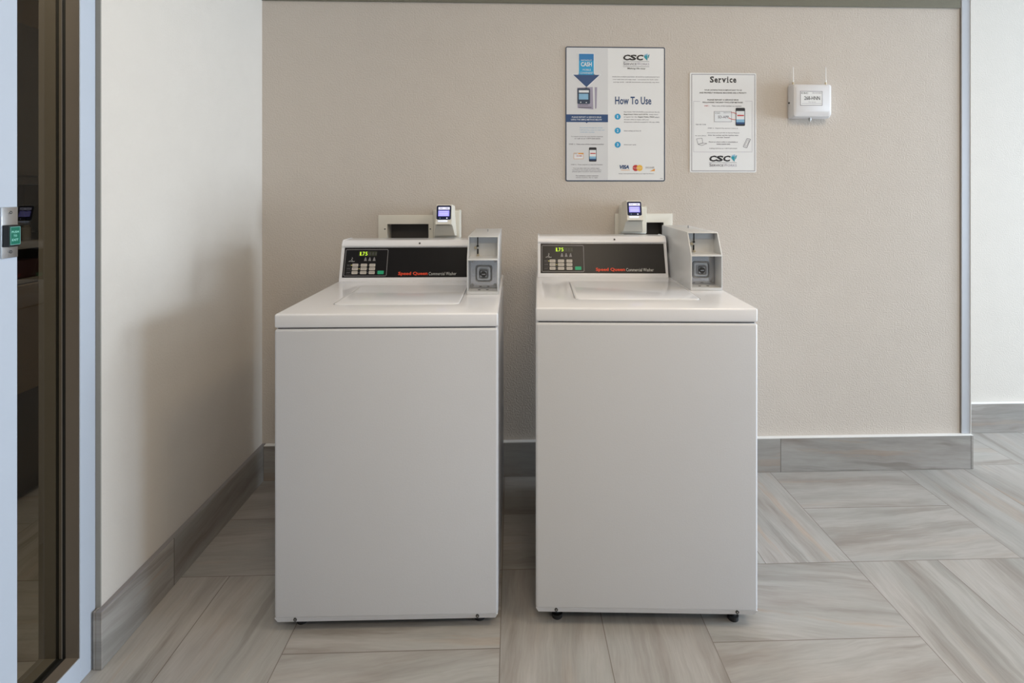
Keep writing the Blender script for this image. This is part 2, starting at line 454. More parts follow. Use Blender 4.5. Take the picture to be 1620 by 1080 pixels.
# bronze returns: far jamb, sill
bx(br, -1.155, FX-.004, J0, J0+.003, .064, 2.55)
bx(br, -1.223, -1.180, J0, J0+.003, .064, 2.55)
bx(br, -1.171, -1.164, J0-.001, J0+.003, .064, 2.55)
for (a, b_) in ((1.2134, J0), (-2.78, 1.045)):
    bx(br, -1.155, FX-.004, a, b_, .0, .064); bx(br, -1.223, -1.180, a, b_, .0, .064)
obj('frame_return', br, 'frame_bronze', win, smooth=False)
gk = NBM()
bx(gk, -1.180, -1.171, J0+.001, J0+.004, .060, 2.55); bx(gk, -1.164, -1.155, J0+.001, J0+.004, .060, 2.55)
for (a, b_) in ((1.2134, J0), (-2.78, 1.045)): bx(gk, -1.180, -1.155, a, b_, .0, .063)
obj('gasket', gk, 'rubber', win, smooth=False)
gl = NBM(); bx(gl, -1.1700, -1.1650, 1.2134, J0, .063, 2.56); bx(gl, -1.1700, -1.1650, -2.78, 1.045, .063, 2.56)
obj('glass', gl, 'glass', win, smooth=False)

# room beyond the glass
bm = NBM(); bx(bm, -3.8, -3.7, -2.9, 3.6, 0, ZC); struct(obj('wall_far_left', bm, 'brown_wall', smooth=False))
bm = NBM(); bx(bm, -3.7, XL-.12, 3.1, 3.2, 0, ZC); struct(obj('wall_far_back', bm, 'brown_wall', smooth=False))
bm = NBM(); bx(bm, -3.7, -1.3, -2.9, -2.8, 0, ZC); struct(obj('wall_far_front', bm, 'brown_wall', smooth=False))

# hutch cabinet seen through the glass
h = thing('hutch_cabinet', 'dark tall hutch with open shelves, seen through the narrow pane at far left', 'cabinet', (-2.25, 2.3, 0))
HX = .25
bm = NBM()
bx(bm, -.25, HX, -.45, -.42, .08, 1.956); bx(bm, -.25, HX, .42, .45, .08, 1.956); bx(bm, -.25, -.22, -.42, .42, .08, 1.956)
bx(bm, -.22, HX, -.42, .42, 1.30, 1.33); bx(bm, -.22, HX, -.42, .42, 1.93, 1.956); bx(bm, -.22, HX-.02, -.42, .42, .08, .45); bx(bm, -.22, HX-.05, -.42, .42, 0, .08)
obj('body', bm, 'hutch_olive', h, smooth=False)
for (z0, z1) in ((1.035, 1.062), (.895, .909)):
    obj('shelf', bx(NBM(), -.22, HX, -.42, .42, z0, z1), 'hutch_board', h, smooth=False)
for (y0, y1) in ((-.445, -.003), (.003, .445)):
    d = obj('door', bx(NBM(), HX, HX+.018, y0, y1, 1.335, 1.95, .002, 1), 'hutch_olive', h)
    obj('handle', bx(NBM(), HX+.018, HX+.03, (y0+y1)/2-.05, (y0+y1)/2+.05, 1.36, 1.368), 'brushed', d)
    obj('drawer', bx(NBM(), HX, HX+.016, y0, y1, .455, .89, .002, 1), 'brown_wall', h)
def jar(x, y, z, r, hh, mat, label, nm_='jar'):
    t_ = thing(nm_, label, nm_, (x, y, z))
    bm = NBM(); cyl(bm, (0, 0, hh*.42), r, hh*.84); cyl(bm, (0, 0, hh*.87), r, hh*.06, r2=r*.7); obj('body', bm, mat, t_)
    obj('lid', cyl(NBM(), (0, 0, hh*.95), r*.72, hh*.10), 'hutch_board', t_)
jar(-2.06, 2.13, 1.0625, .018, .085, 'amber', 'amber glass jar on the shelf behind the glass, nearest the door mullion')
jar(-2.06, 2.20, 1.0625, .020, .075, 'amber', 'amber jar in the middle of the shelf row behind the glass')
jar(-2.06, 2.27, 1.0625, .018, .065, 'hutch_board', 'pale short jar behind the glass, farthest along the shelf')
tag(obj('storage_box', bx(NBM(), -2.15, -2.03, 2.08, 2.30, .9095, .985, .004, 2), 'maroon'), 'dark maroon box on the lower shelf behind the glass', 'box')

# ceiling lamps; the one behind the glass is added to brighten the hutch
for (lx_, ly_) in ((1.35, .75), (-.1, .75), (.4, -.8), (-1.75, .55)):
    t_ = thing('ceiling_light', 'square flat ceiling light panel over the ' + ('floor right of the washers' if lx_ > 1 else 'room behind the glass at far left' if lx_ < -1 else 'left washer' if lx_ < 0 else 'floor well in front of the washers'), 'light', (lx_, ly_, ZC))
    obj('housing', bx(NBM(), -.31, .31, -.31, .31, -.03, 0, .003, 1), 'router_white', t_)
    obj('diffuser', bx(NBM(), -.29, .29, -.29, .29, -.034, -.030), 'lamp_white', t_, smooth=False)

# ------------------------------------------------------------------ washers
W2 = .322; DEP = .70
def washer(label, loc, rz, zb, group):
    t = thing('washing_machine', label, 'washing machine', loc, rz, group)
    T = zb+.8885          # top surface
    S = zb+.847           # seam
    # cabinet: painted sheet with a chamfered lower lip
    bm = NBM()
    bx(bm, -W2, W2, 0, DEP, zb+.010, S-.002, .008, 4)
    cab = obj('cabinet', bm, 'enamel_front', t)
    bm = NBM()
    lo = [(-W2+.0035, .0035), (W2-.0035, .0035), (W2-.0035, DEP-.0035), (-W2+.0035, DEP-.0035)]
    loft(bm, [[(x_, y_, zb+.013) for x_, y_ in [(-W2+.0008, .0008), (W2-.0008, .0008), (W2-.0008, DEP), (-W2+.0008, DEP)]],
              [(x_, y_, zb+.0) for x_, y_ in [(-W2+.008, .004), (W2-.008, .004), (W2-.008, DEP-.005), (-W2+.008, DEP-.005)]]])
    obj('lower_lip', bm, 'enamel_front', t)
    for sx in (-.262, .262):
        bm = NBM(); cyl(bm, (sx, .0015, zb+.009), .0050, .004, 'y', 16); cyl(bm, (sx, -.0006, zb+.009), .0022, .001, 'y', 6, mi=1)
        obj('screw', bm, ['screw', 'dark_screw'], t)
    obj('under_shade', bx(NBM(), -W2+.02, W2-.02, .026, DEP-.03, zb-.013, zb, .003, 1), 'foot', t)  # dark slab added to deepen the shade under the washer
    for (fx_, fy_) in ((-.258, .045), (.266, .045), (-.255, .64), (.268, .64)):
        bm = NBM(); cyl(bm, (fx_, fy_, .006), .016, .012, seg=20); cyl(bm, (fx_, fy_, .012+(zb-.010)/2), .008, max(zb-.010, .004), seg=12)
        obj('foot', bm, 'foot', t)
    # recessed dark gasket between cabinet and top
    obj('seam', bx(NBM(), -W2+.008, W2-.008, .008, DEP-.008, S-.002, S+.001), 'rubber', t, smooth=False)
    # top panel with pocket for the lid
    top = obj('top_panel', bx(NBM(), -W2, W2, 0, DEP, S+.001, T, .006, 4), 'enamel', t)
    bm = NBM(); prism(bm, rrect(-.200, .198, .116, .440, .022), T-.010, T+.02, 'z'); cut(top, bm)
    el = [(.03+.10*math.cos(a_*PI/12), .119-.008*math.sin(a_*PI/12)) for a_ in range(13)]
    bm = NBM(); prism(bm, el, T-.003, T+.02, 'z'); cut(top, bm)
    bm = NBM()
    R1 = rrect(-.1975, .1955, .119, .4385, .020); R2 = rrect(-.1945, .1925, .122, .4355, .018)
    loft(bm, [[(a, b_, T-.0098) for a, b_ in R1], [(a, b_, T-.0012) for a, b_ in R1], [(a, b_, T+.0010) for a, b_ in rrect(-.1965, .1945, .120, .4375, .019)], [(a, b_, T+.0018) for a, b_ in R2]])
    obj('lid', bm, 'enamel', t)
    # console
    prof = [(.531, 0), (.5295, .004), (.533, .014), (.572, .1305), (.5665, .1345), (.567, .1385), (.574, .151), (.579, .1555), (.586, .157), (.675, .157), (.682, .152), (.682, 0)]
    bm = NBM(); prism(bm, [(a, T+b_) for a, b_ in prof], -.312, .193, 'x')
    con = obj('console', bm, 'enamel', t, angle=50)
    # end caps a touch proud of the console
    for xa, xb in ((-.3155, -.309), (.190, .1965)):
        pr2 = [(.529, 0), (.566, .128), (.563, .138), (.572, .153), (.584, .1595), (.678, .1595), (.685, .154), (.685, 0)]
        obj('end_cap', prism(NBM(), [(a, T+b_) for a, b_ in pr2], xa, xb, 'x', bev=.0012), 'enamel', con)
    sb = NBM(); cyl(sb, (-.009, .5698, T+.1455), .0035, .004, 'y', 12)
    obj('lock_hole', sb, 'dark_screw', con)
    # control fascia on the slanted face; layout units: 2.49 mm wide, origin lower left
    p0 = Vector((0, .5336, T+.0158)); p1 = Vector((0, .5713, T+.1285))
    up = (p1-p0); L = up.length; up.normalize(); nn = Vector((0, -up.z, up.y))
    U0, U1, V0, V1 = 852.4, 1049.0, 384.2, 431.7
    xa, xb = -.3045, .1865
    def fm(u, v, lift):
        return Vector((xa+(u-U0)/(U1-U0)*(xb-xa), 0, 0)) + p0 + up*((V1-v)/(V1-V0)*L) + nn*(.0012+.00022*lift)
    bm = NBM()
    a = [fm(U0, V0, -6), fm(U1, V0, -6), fm(U1, V1, -6), fm(U0, V1, -6)]; b_ = [fm(U0, V0, 0), fm(U1, V0, 0), fm(U1, V1, 0), fm(U0, V1, 0)]
    loft(bm, [a, b_])
    fas = obj('control_fascia', bm, 'fascia', t, smooth=False)
    Print(fm).ring(854.3, 387.0, 921.5, 429.8, .85, 'ink_grey', 1, 2.2).done('keypad_border', fas)
    pr = Print(fm)
    pr.rect(875, 390.3, 903.8, 397.8, 'led_off', 1)
    pr.text('1', 877.2, 878.8, 391.2, 397, 'led', 2); pr.rect(879.6, 396.1, 880.6, 397.0, 'led', 2)
    pr.text('7', 881.4, 884.7, 391.2, 397, 'led', 2); pr.text('5', 885.7, 889, 391.2, 397, 'led', 2)
    for c in (892, 896.5, 901): pr.text('8', c, c+2.6, 391.8, 396.6, 'ink_dim', 2)
    pr.done('price_display', fas, 'lit green 1.75 price display')
    pr = Print(fm)
    for c in (886.5, 893.2, 900.2): pr.poly([(c-2.3, 405.7), (c+2.3, 405.7), (c+.6, 399.8), (c-.6, 399.8)], 'ink_grey', 1)
    pr.line([(865.2, 400), (866.3, 401.5), (864.6, 403.4), (866.5, 405.2)], .5, 'brand_white', 1); pr.line([(860.6, 406.6), (863.5, 405.6), (867, 406.7), (870, 406.2)], .6, 'brand_white', 1)
    pr.done('panel_symbol', fas); pr = Print(fm)
    for r_, v in enumerate((412.4, 418.1, 424.1)):
        pr.text(('HEAVY', 'NORMAL', 'LIGHT')[r_], 858.6, 864.6, v-.8, v+.8, 'ink_grey', 1)
        pr.line([(858, v+2.9), (866, v+2.9)], .18, 'ink_grey', 1)
        for c in (878, 891.6): pr.disc(c, v, .5, 'lamp_amber' if (c == 878 and r_ == 1) else 'ink_grey', 1, 10)
    pr.disc(865.4, 412.4, .6, 'lamp_amber', 1, 10)
    pr.done('panel_lettering', fas)
    names = ('NORMAL', 'PERM', 'DELIC', 'HOT', 'WARM', 'COLD', 'LIGHT', 'EXTRA', 'RINSE')
    q = 0
    for (c0, c1) in ((866.8, 876.1), (880.0, 889.8), (893.5, 902.8)):
        for v in (412.4, 418.1, 424.1):
            bm = NBM(); rr = rrect(c0, c1, v-2.3, v+2.3, .8, 3)
            loft(bm, [[fm(u_, v_, -1) for u_, v_ in rr], [fm(u_, v_, 4) for u_, v_ in rr]])
            ky = obj('key_button', bm, 'key', fas)
            kp = Print(fm); kp.text(names[q], c0+1.4, c1-1.4, v-.9, v+.9, 'ink_soft', 5)
            kp.bm.faces.ensure_lookup_table()
            # legend printed into the key mesh itself
            me = ky.data; tmp = bmesh.new(); tmp.from_mesh(me)
            off = len(me.materials); me.materials.append(M['ink_soft'])
            mp_ = {}
            for f in kp.bm.faces:
                vv = []
                for v_ in f.verts:
                    if v_ not in mp_: mp_[v_] = tmp.verts.new(v_.co)
                    vv.append(mp_[v_])
                tmp.faces.new(vv).material_index = off
            tmp.to_mesh(me); tmp.free(); kp.bm.free()
            q += 1
    bm = NBM(); rr = rrect(907, 916.8, 421.2, 426.6, .8, 3)
    loft(bm, [[fm(u_, v_, -1) for u_, v_ in rr], [fm(u_, v_, 4) for u_, v_ in rr]])
    sk = obj('start_button', bm, 'key_green', fas); sk['label'] = 'green start button'
    pr = Print(fm)
    pr.text('Speed Queen', 939.5, 985.5, 423.0, 429.6, 'brand_red', 1, .03)
    pr.text('Commercial Washer', 987.3, 1030.5, 423.5, 428.6, 'brand_white', 1)
    pr.done('brand_lettering', fas, 'red and white maker lettering')
    # coin box: folded sheet with two recesses
    B0, B1 = .2065, .3145
    prof = [(.268, T+.0), (.268, T+.120), (.314, T+.196), (.680, T+.196), (.680, T+.0)]
    cb = obj('coin_box', prism(NBM(), prof, B0, B1, 'x', bev=.0015), 'box_metal', t)
    bm = NBM(); prism(bm, [(.20, T+.010), (.20, T+.1165), (.338, T+.1165), (.338, T+.010)], B0+.004, B1-.004, 'x'); cut(cb, bm)
    cut(cb, prism(NBM(), [(.20, T+.1225), (.345, T+.1225), (.345, T+.1925), (.20, T+.1925)], B0+.004, B1-.004, 'x'))
    cc = (B0+B1)/2
    # lower back plate, boss and lock
    bm = NBM(); bx(bm, B0+.0045, B1-.0045, .333, .3375, T+.0105, T+.116)
    obj('lock_plate', bm, 'chrome', cb, smooth=False)
    bm = NBM()
    cz = T+.062
    def sq(hw, r, y_): return [(cc+a, y_, cz+b_) for a, b_ in rrect(-hw, hw, -hw, hw, r)]
    loft(bm, [sq(.030, .010, .333), sq(.029, .010, .326), sq(.026, .009, .324), sq(.0235, .008, .329), sq(.0175, .006, .329), sq(.0165, .006, .318), sq(.0145, .005, .316), sq(.011, .005, .321)])
    obj('lock_boss', bm, 'brushed', cb)
    bm = NBM(); cyl(bm, (cc, .321, cz), .0105, .010, 'y', 24); cyl(bm, (cc, .3155, cz), .0075, .002, 'y', 20, mi=1); bx(bm, cc-.006, cc+.006, .3140, .3150, cz-.0012, cz+.0012, mi=0)
    obj('lock_cylinder', bm, ['chrome', 'dark_screw'], cb)
    for (sx, sz) in ((-.040, .106), (.040, .106), (-.040, .022), (.040, .022)):
        obj('bolt', cyl(NBM(), (cc+sx, .3315, T+sz), .0052, .004, 'y', 14, r2=.0035), 'screw', cb)
    bm = NBM()
    for sx in (-.014, .014): cyl(bm, (cc+sx, .300, T+.0103), .0048, .0008, 'z', 16)
    obj('drain_hole', bm, 'valve_dark', cb)
    # upper back: grey metal band and coin slots
    obj('slot_bracket', bx(NBM(), B0+.0045, B1-.0045, .3405, .3448, T+.170, T+.192), 'brushed', cb, smooth=False)
    xs_ = cc-.022
    bm = NBM(); bx(bm, xs_-.0018, xs_+.0018, .3385, .3402, T+.160, T+.1915); bx(bm, xs_-.004, xs_+.0035, .3385, .3402, T+.156, T+.161)
    obj('coin_slot', bm, 'black', cb, smooth=False)
    obj('return_slot', bx(NBM(), xs_-.0026, xs_+.0026, .3430, .3452, T+.128, T+.148), 'black', cb, smooth=False)
    bm = NBM(); cyl(bm, (xs_-.008, .339, T+.1525), .0050, .010, 'y', 14); cyl(bm, (xs_-.008, .3335, T+.1525), .0032, .003, 'y', 14)
    obj('slot_knob', bm, 'brass', cb)
    obj('slot_knob', cyl(NBM(), (xs_+.001, .340, T+.1262), .0042, .008, 'y', 14), 'brass', cb)
    bm = NBM(); bx(bm, cc+.004, cc+.007, .500, .512, T+.196, T+.206, .0008, 1); obj('hasp', bm, 'chrome', cb)
    return t
G = 'top loading coin washers against the beige wall'
washer('left white top-loading coin washer, its left side facing the wall corner', (-.3625, 1.5177, 0), -.0062, .0300, G)
washer('right white top-loading coin washer, its coin box side turned to view', (.3906, 1.5004, 0), -.0486, .0445, G)

# ------------------------------------------------------------------ recessed outlet boxes in the wall
def outlet(label, ox, oz):
    t = thing('washer_outlet_box', label, 'outlet box', (ox, YB, oz-OH), 0, 'recessed washer outlet boxes')
    bm = NBM(); bx(bm, 0, OW, -.008, -.0002, 0, OH, .002, 2)
    fr_ = obj('face_frame', bm, 'plastic_plate', t); cut(fr_, bx(NBM(), OB, OW-OB, -.02, .02, OB, OH-OB))
    bm = NBM()
    a0, a1, c0, c1 = OB-.0035, OW-OB+.0035, OB-.0035, OH-OB+.0035
    bx(bm, a0, a1, .070, .0745, c0, c1); bx(bm, a0, a0+.0035, -.0002, .070, c0, c1, mi=1); bx(bm, a1-.0035, a1, -.0002, .070, c0, c1)  # left side made pale to stand for the light it catches
    bx(bm, a0+.0035, a1-.0035, -.0002, .070, c0, c0+.0035); bx(bm, a0+.0035, a1-.0035, -.0002, .070, c1-.0035, c1)
    obj('recess_liner', bm, ['box_inside', 'plastic_plate'], t, smooth=False)
    for sx in (OB-.010, OW-OB+.008): obj('screw', cyl(NBM(), (sx, -.0085, OH-.062), .003, .003, 'y', 12), 'dark_screw', t)
    for (vx, mt) in ((.085, 'valve_red'), (.165, 'valve_dark')):
        bm = NBM(); cyl(bm, (vx, .045, OB+.030), .010, .060, 'z', 16, mi=1); cyl(bm, (vx, .028, OB+.052), .007, .03, 'y', 14, mi=1); cyl(bm, (vx, .012, OB+.052), .015, .006, 'y', 8)
        obj('valve', bm, [mt, 'valve_dark'], t)
    return t
outlet('cream framed recessed outlet box showing above the left washer console', *OUTL)
outlet('cream framed recessed outlet box above the right washer, right part beside the coin box', *OUTR)

# ------------------------------------------------------------------ card readers on the wall
def reader(label, cx, bx_off, zb, tilt):
    t = thing('card_reader', label, 'card reader', (cx, YB-.0085, zb), 0, 'card readers above the washers')
    def rect(hw, y_, z0, z1, c=0): return [(c-hw, y_, z0), (c+hw, y_, z0), (c+hw, y_, z1), (c-hw, y_, z1)]
    bm = NBM(); loft(bm, [rect(.0625, 0, 0, .127), rect(.0620, -.012, .001, .126), rect(.0560, -.030, .004, .121)])
    bmesh.ops.bevel(bm, geom=bm.edges[:], offset=.0025, segments=2, affect='EDGES')
    obj('wall_flange', bm, 'plastic_cream', t, angle=50)
    # body: side profile (distance from wall, height) with half width at each point
    prof = [(-.024, .012, .050), (-.060, .016, .044), (-.079, .054, .0370), (-.084, .060, .0360), (-.098, .0625, .0350), (-.101, .068, .0345), (-.097, .080, .0340), (-.094, .086, .0340),
            (-.080, .147, .0325), (-.074, .151, .0320), (-.024, .143, .0400)]
    bm = NBM()
    A = [bm.verts.new((bx_off+hw, y_, z_)) for y_, z_, hw in prof]; B = [bm.verts.new((bx_off-hw, y_, z_)) for y_, z_, hw in prof]
    bm.faces.new(A); bm.faces.new(B[::-1])
    for i in range(len(A)):
        j = (i+1) % len(A); bm.faces.new((A[i], B[i], B[j], A[j]))
    bmesh.ops.triangulate(bm, faces=[f for f in bm.faces if len(f.verts) > 4])
    body = obj('body', bm, 'plastic_cream', t, angle=28)
    p0 = Vector((0, -.0940, .0860)); p1 = Vector((0, -.0800, .1470)); up = (p1-p0).normalized(); L = (p1-p0).length; nn = Vector((0, -up.z, up.y))
    def sm(u, v, lift): return Vector((bx_off+(u-.5)*.062, 0, 0))+p0+up*((1-v)*L)+nn*(.0004+.0004*lift)
    bm = NBM(); rr = rrect(.0, 1, .01, .99, .10, 4)
    loft(bm, [[sm(u, v, -2) for u, v in rr], [sm(u, v, 2.5) for u, v in rr]])
    sc_ = obj('screen_bezel', bm, 'screen_bezel', body); sc_['label'] = 'dark blue screen surround'
    pr = Print(sm)
    pr.rect(.12, .12, .90, .30, 'screen_white', 3.2); pr.rect(.12, .36, .88, .76, 'screen_violet', 3.2)
    pr.text('Ready', .22, .42, .155, .27, 'screen_bezel', 4); pr.text('CARD', .6, .82, .16, .26, 'screen_bezel', 4)
    for v in (.44, .56, .66): pr.rect(.2, v, .8, v+.03, 'screen_white', 4)
    pr.disc(.25, .89, .03, 'ink_lightblue', 3.2); pr.disc(.72, .89, .045, 'screen_white', 3.2)
    pr.done('display', body, 'lit violet display')
    bm = NBM(); bx(bm, bx_off-.024, bx_off+.016, -.1008, -.0945, .0785, .0835, .0015, 2)
    obj('status_light', bm, 'glow_white', body)
    bm = NBM(); bx(bm, bx_off-.029, bx_off+.027, -.1012, -.085, .0635, .0655); obj('card_slot', bm, 'valve_dark', body, smooth=False)
    return t
reader('cream card reader with lit violet screen on wall above left washer', -.2885, -.004, 1.063, 0)
reader('cream card reader with lit violet screen on wall above right washer', .5420, -.011, 1.079, 0)

# ------------------------------------------------------------------ wall signs (layout unit 2.87 mm)
def sign_root(name, label, ox, oz, su, sv, u0, v1):
    """ox, oz: lower left corner on the wall; u0, v1: the same corner in layout units"""
    t = thing(name, label, 'sign', (ox, YB, oz))
    def mp(u, v, lift): return Vector(((u-u0)*su, -(.0022+.00016*lift), (v1-v)*sv))
    return t, mp
t, mp = sign_root('instruction_sign', 'large white how-to-use sign with blue arrow and navy border', .2400, 1.3150, .4535/158.6, .608/212, 893.7, 286.8)
def board(t, mp, u0, u1, v0, v1, r, mat):
    bm = NBM(); rr = rrect(u0, u1, v0, v1, r)
    front = [mp(u, v, 0) for u, v in rr]; loft(bm, [[Vector((p.x, -.0003, p.z)) for p in front], front])
    return obj('board', bm, mat, t)
bd = board(t, mp, 893.7, 1052.3, 74.8, 286.8, 3.0, 'sign_white')
pr = Print(mp); pr.rect(895.5, 77.5, 961, 284.5, 'sign_shade', 1); pr.ring(893.8, 74.9, 1052.2, 286.7, 1.7, 'sign_edge', 2, 3.0); pr.done('border', t, 'navy rounded border with pale grey left column')
pr = Print(mp)
pr.rect(914, 85, 939.8, 119.4, 'white_ink', 2); pr.poly([(903.5, 118), (950.5, 118), (927, 140.8)], 'white_ink', 2)
pr.rect(915.2, 86.3, 938.6, 119.2, 'ink_sky', 3); pr.rect(915.2, 86.3, 938.6, 97, 'ink_blue', 3.5)
pr.poly([(906, 119.2), (948, 119.2), (927, 138.6)], 'sign_navy', 3)
pr.text('WITHOUT', 918.3, 935.6, 95.3, 97.8, 'white_ink', 5); pr.text('CASH', 918.3, 935.4, 99.2, 106.2, 'white_ink', 5, .03)
pr.text('MOBILE', 921, 934, 110, 112.8, 'white_ink', 5); pr.text('CONVENIENT', 916.9, 937.2, 114.8, 117.9, 'white_ink', 5)
pr.done('arrow_graphic', t, 'blue down arrow reading CASH')
pr = Print(mp)
pr.poly([(912.3, 139.5), (937, 138.3), (938, 173.5), (913, 171.6)], 'ink_lilac', 2); pr.poly([(937, 138.8), (943.5, 138.6), (942.5, 172.5), (938, 174)], 'sign_shade', 3); pr.poly([(940, 138.7), (944, 138.7), (943, 172), (940.5, 172.5)], 'ink_lilac', 3.5)
pr.rect(912.6, 140.3, 932.8, 165, 'sign_edge', 4, r=2); pr.rect(915, 143.5, 930.8, 147.2, 'white_ink', 5); pr.rect(914.6, 148.6, 930.4, 158.6, 'ink_violet' if 'ink_violet' in M else 'screen_bezel', 5)
pr.rect(915, 149, 930, 158.2, 'ink_lightblue', 6)
pr.disc(918, 162.4, .9, 'white_ink', 6); pr.disc(926.8, 162.8, .9, 'white_ink', 6); pr.text('TAP OR SWIPE', 915, 929.5, 165.8, 167.3, 'ink_black', 6); pr.rect(914.5, 169.8, 935, 171.3, 'ink_soft', 6)
pr.done('reader_picture', t)
pr = Print(mp)
pr.rect(894.8, 181.5, 961.2, 193.6, 'sign_navy', 3); pr.poly([(925.5, 193.5), (929.3, 193.5), (927.4, 195.3)], 'sign_navy', 3)
pr.text('PLEASE REPORT A SERVICE ISSUE', 904, 950.5, 184.6, 187.0, 'white_ink', 4, .01); pr.text('USING THE SIMPLE METHOD BELOW', 902.5, 951.5, 188.5, 191.0, 'white_ink', 4, .01)
pr.done('banner', t, 'navy banner with white lettering')
pr = Print(mp)
S_ = lambda txt, u0, u1, v, h_=1.8, mat='ink_soft', bold=0.018: pr.text(txt, u0, u1, v-h_/2, v+h_/2, mat, 3, bold)
pr = Print(mp); S_('Download the app for simple', 916.5, 953, 202.5, 1.6, 'ink_lightblue'); S_('self service, scan or visit our', 916.5, 956, 206.0, 1.6, 'ink_lightblue'); S_('website today', 916.5, 940, 209.4, 1.6, 'ink_lightblue'); pr.done('small_print', t)
pr = Print(mp); S_('To request service for your laundry machines', 902.5, 953, 216.4); S_('or call us at 1-877-264-6622', 908, 949, 219.4); pr.done('small_print', t)
pr = Print(mp); S_('STEP 1 - Take note of the machine number', 899.5, 955, 228.3); S_('STEP 2 - Then request or text the number', 902.5, 953, 260.6); pr.done('small_print', t)
pr = Print(mp); S_('You can also visit our online page', 905.5, 947.5, 266.2); S_('and follow the simple directions there', 904.5, 950.5, 269.0); S_('please give location and machine', 904.5, 950.0, 271.6); pr.done('small_print', t)
pr = Print(mp); S_('For assistance contact customer', 910.5, 946, 277.8); S_('service anytime, day or night', 910.5, 945, 280.9); pr.done('small_print', t)
pr = Print(mp); S_('Authorize multiple payments, all machines authenticated here', 968, 1043.5, 122.1); S_('now with new and easy ways - convenient for both coins', 969, 1041.2, 126.3); S_('and tap cards - add $5 increments conveniently, any time', 969.5, 1042.8, 130.5); pr.done('small_print', t)
pr = Print(mp); S_('Easy Guide: TAP OR SWIPE to pay and start the dry', 986.5, 1043.6, 177.4); S_('Begin/Insert Value card UNTIL', 986.5, 1025, 181.3, 2.2, 'ink_black', .02); S_('display shows', 1026.5, 1041, 181.4); pr.done('small_print', t)
pr = Print(mp); S_('program for the', 986.5, 1007.5, 185.3); S_('Digital Wallet, PRESS', 1009, 1035, 185.3, 2.2, 'ink_black', .02); S_('start', 1036, 1043, 185.4); pr.done('small_print', t)
pr = Print(mp); S_('choose a time to apply, with your', 986.5, 1026.5, 189.4); S_('all payment methods accepted in this app safely', 986.5, 1043.3, 193.3); pr.done('small_print', t)
pr = Print(mp); S_('Select settings and close lid', 986.5, 1013.5, 207.2, 1.9); S_('Select your cycle', 986.5, 1005.8, 229.0, 1.9); pr.done('small_print', t)
pr = Print(mp); S_('Always check posted prices before you begin the selection', 978, 1034.5, 274.7, 1.6); S_('(TM)', 1044, 1048.5, 282.4, 1.4); pr.done('small_print', t)
pr = Print(mp); pr.text('How To Use', 972.5, 1030.2, 153.2, 165.5, 'sign_navy', 3, .02); pr.done('heading', t, 'navy How To Use heading')
for nmr, v in (('1', 184.8), ('2', 206.8), ('3', 229.0)):
    pr = Print(mp); pr.disc(976.6, v, 4.7, 'ink_sky', 3, 28); pr.text(nmr, 975.3 if nmr != '1' else 975.8, 977.9 if nmr != '1' else 977.2, v-2.3, v+2.3, 'white_ink', 4, .02); pr.done('number_badge', t, 'blue badge with number '+nmr)
def logo(mp, u0, v0, sc, third=True):
    pr = Print(mp)
    X = lambda a: u0+a*sc; Y = lambda a: v0+a*sc
    for ch, a in (('C', -.5), ('S', 10.0), ('C', 20.6)): pr.text(ch, X(a), X(a+12.4), Y(-.2), Y(8.8), 'ink_black', 3, .045, 1.6*sc)
    pr.poly([(X(34.2), Y(-.3)), (X(39.3), Y(-2.2)), (X(39.2), Y(2.2)), (X(36.5), Y(4.0))], 'ink_lightblue', 3)
    pr.poly([(X(33.6), Y(1.2)), (X(39.2), Y(.8)), (X(38.8), Y(9.2)), (X(34), Y(4.2))], 'ink_teal', 3.5)
    pr.poly([(X(40), Y(.2)), (X(42.4), Y(-1.0)), (X(41.2), Y(3.8)), (X(39.4), Y(6.2))], 'ink_teal', 3)
    pr.rect(X(0), Y(10.1), X(42), Y(10.6), 'ink_soft', 3)
    pr.text('S', X(.5), X(3.9), Y(11.7), Y(16.4), 'ink_soft', 3, .01); pr.text('ERVICE', X(4.3), X(21.8), Y(12.8), Y(16.4), 'ink_soft', 3, .01)
    pr.text('W', X(22.5), X(27.5), Y(11.7), Y(16.4), 'ink_lilac', 3); pr.text('ORKS', X(28), X(42), Y(12.8), Y(16.4), 'ink_lilac', 3)
    if third: pr.rect(X(0), Y(18.2), X(42), Y(18.7), 'ink_soft', 3); pr.text('Making life easy', X(7), X(36), Y(20.2), Y(23.4), 'ink_black', 3, .01, .6)
    return pr
logo(mp, 985, 87.2, 1.0).done('logo', t, 'grey and teal company logo')
def phone(pr, u0, v0, u1, v1):
    H_ = v1-v0; W_ = u1-u0
    pr.rect(u0, v0, u1, v1, 'ink_black', 3, r=W_*.12); a, b_ = u0+W_*.07, u1-W_*.07
    pr.rect(a, v0+H_*.18, b_, v0+H_*.34, 'white_ink', 4); pr.rect(a, v0+H_*.34, b_, v0+H_*.52, 'sign_white', 4); pr.rect(a+W_*.1, v0+H_*.39, b_-W_*.05, v0+H_*.46, 'ink_red', 5)
    pr.rect(a, v0+H_*.52, b_, v0+H_*.64, 'white_ink', 4); pr.rect(a, v0+H_*.64, b_, v0+H_*.86, 'ink_lightblue', 4); pr.rect(a, v0+H_*.80, b_, v0+H_*.9, 'sign_navy', 5)
pr = Print(mp); phone(pr, 931, 233.3, 943, 255.6); pr.done('phone_picture', t)
pr = Print(mp); pr.rect(907, 242, 922.5, 251.5, 'white_ink', 3); pr.ring(907, 242, 922.5, 251.5, .5, 'ink_orange', 4, .3); pr.text('CSC', 908, 912.5, 242.6, 244, 'ink_black', 5); pr.rect(914, 242.3, 922.5, 244, 'ink_orange', 5); pr.text('123-ABC', 911, 920.5, 245.2, 248, 'ink_red', 5)
pr.done('number_tag_picture', t)
pr = Print(mp)
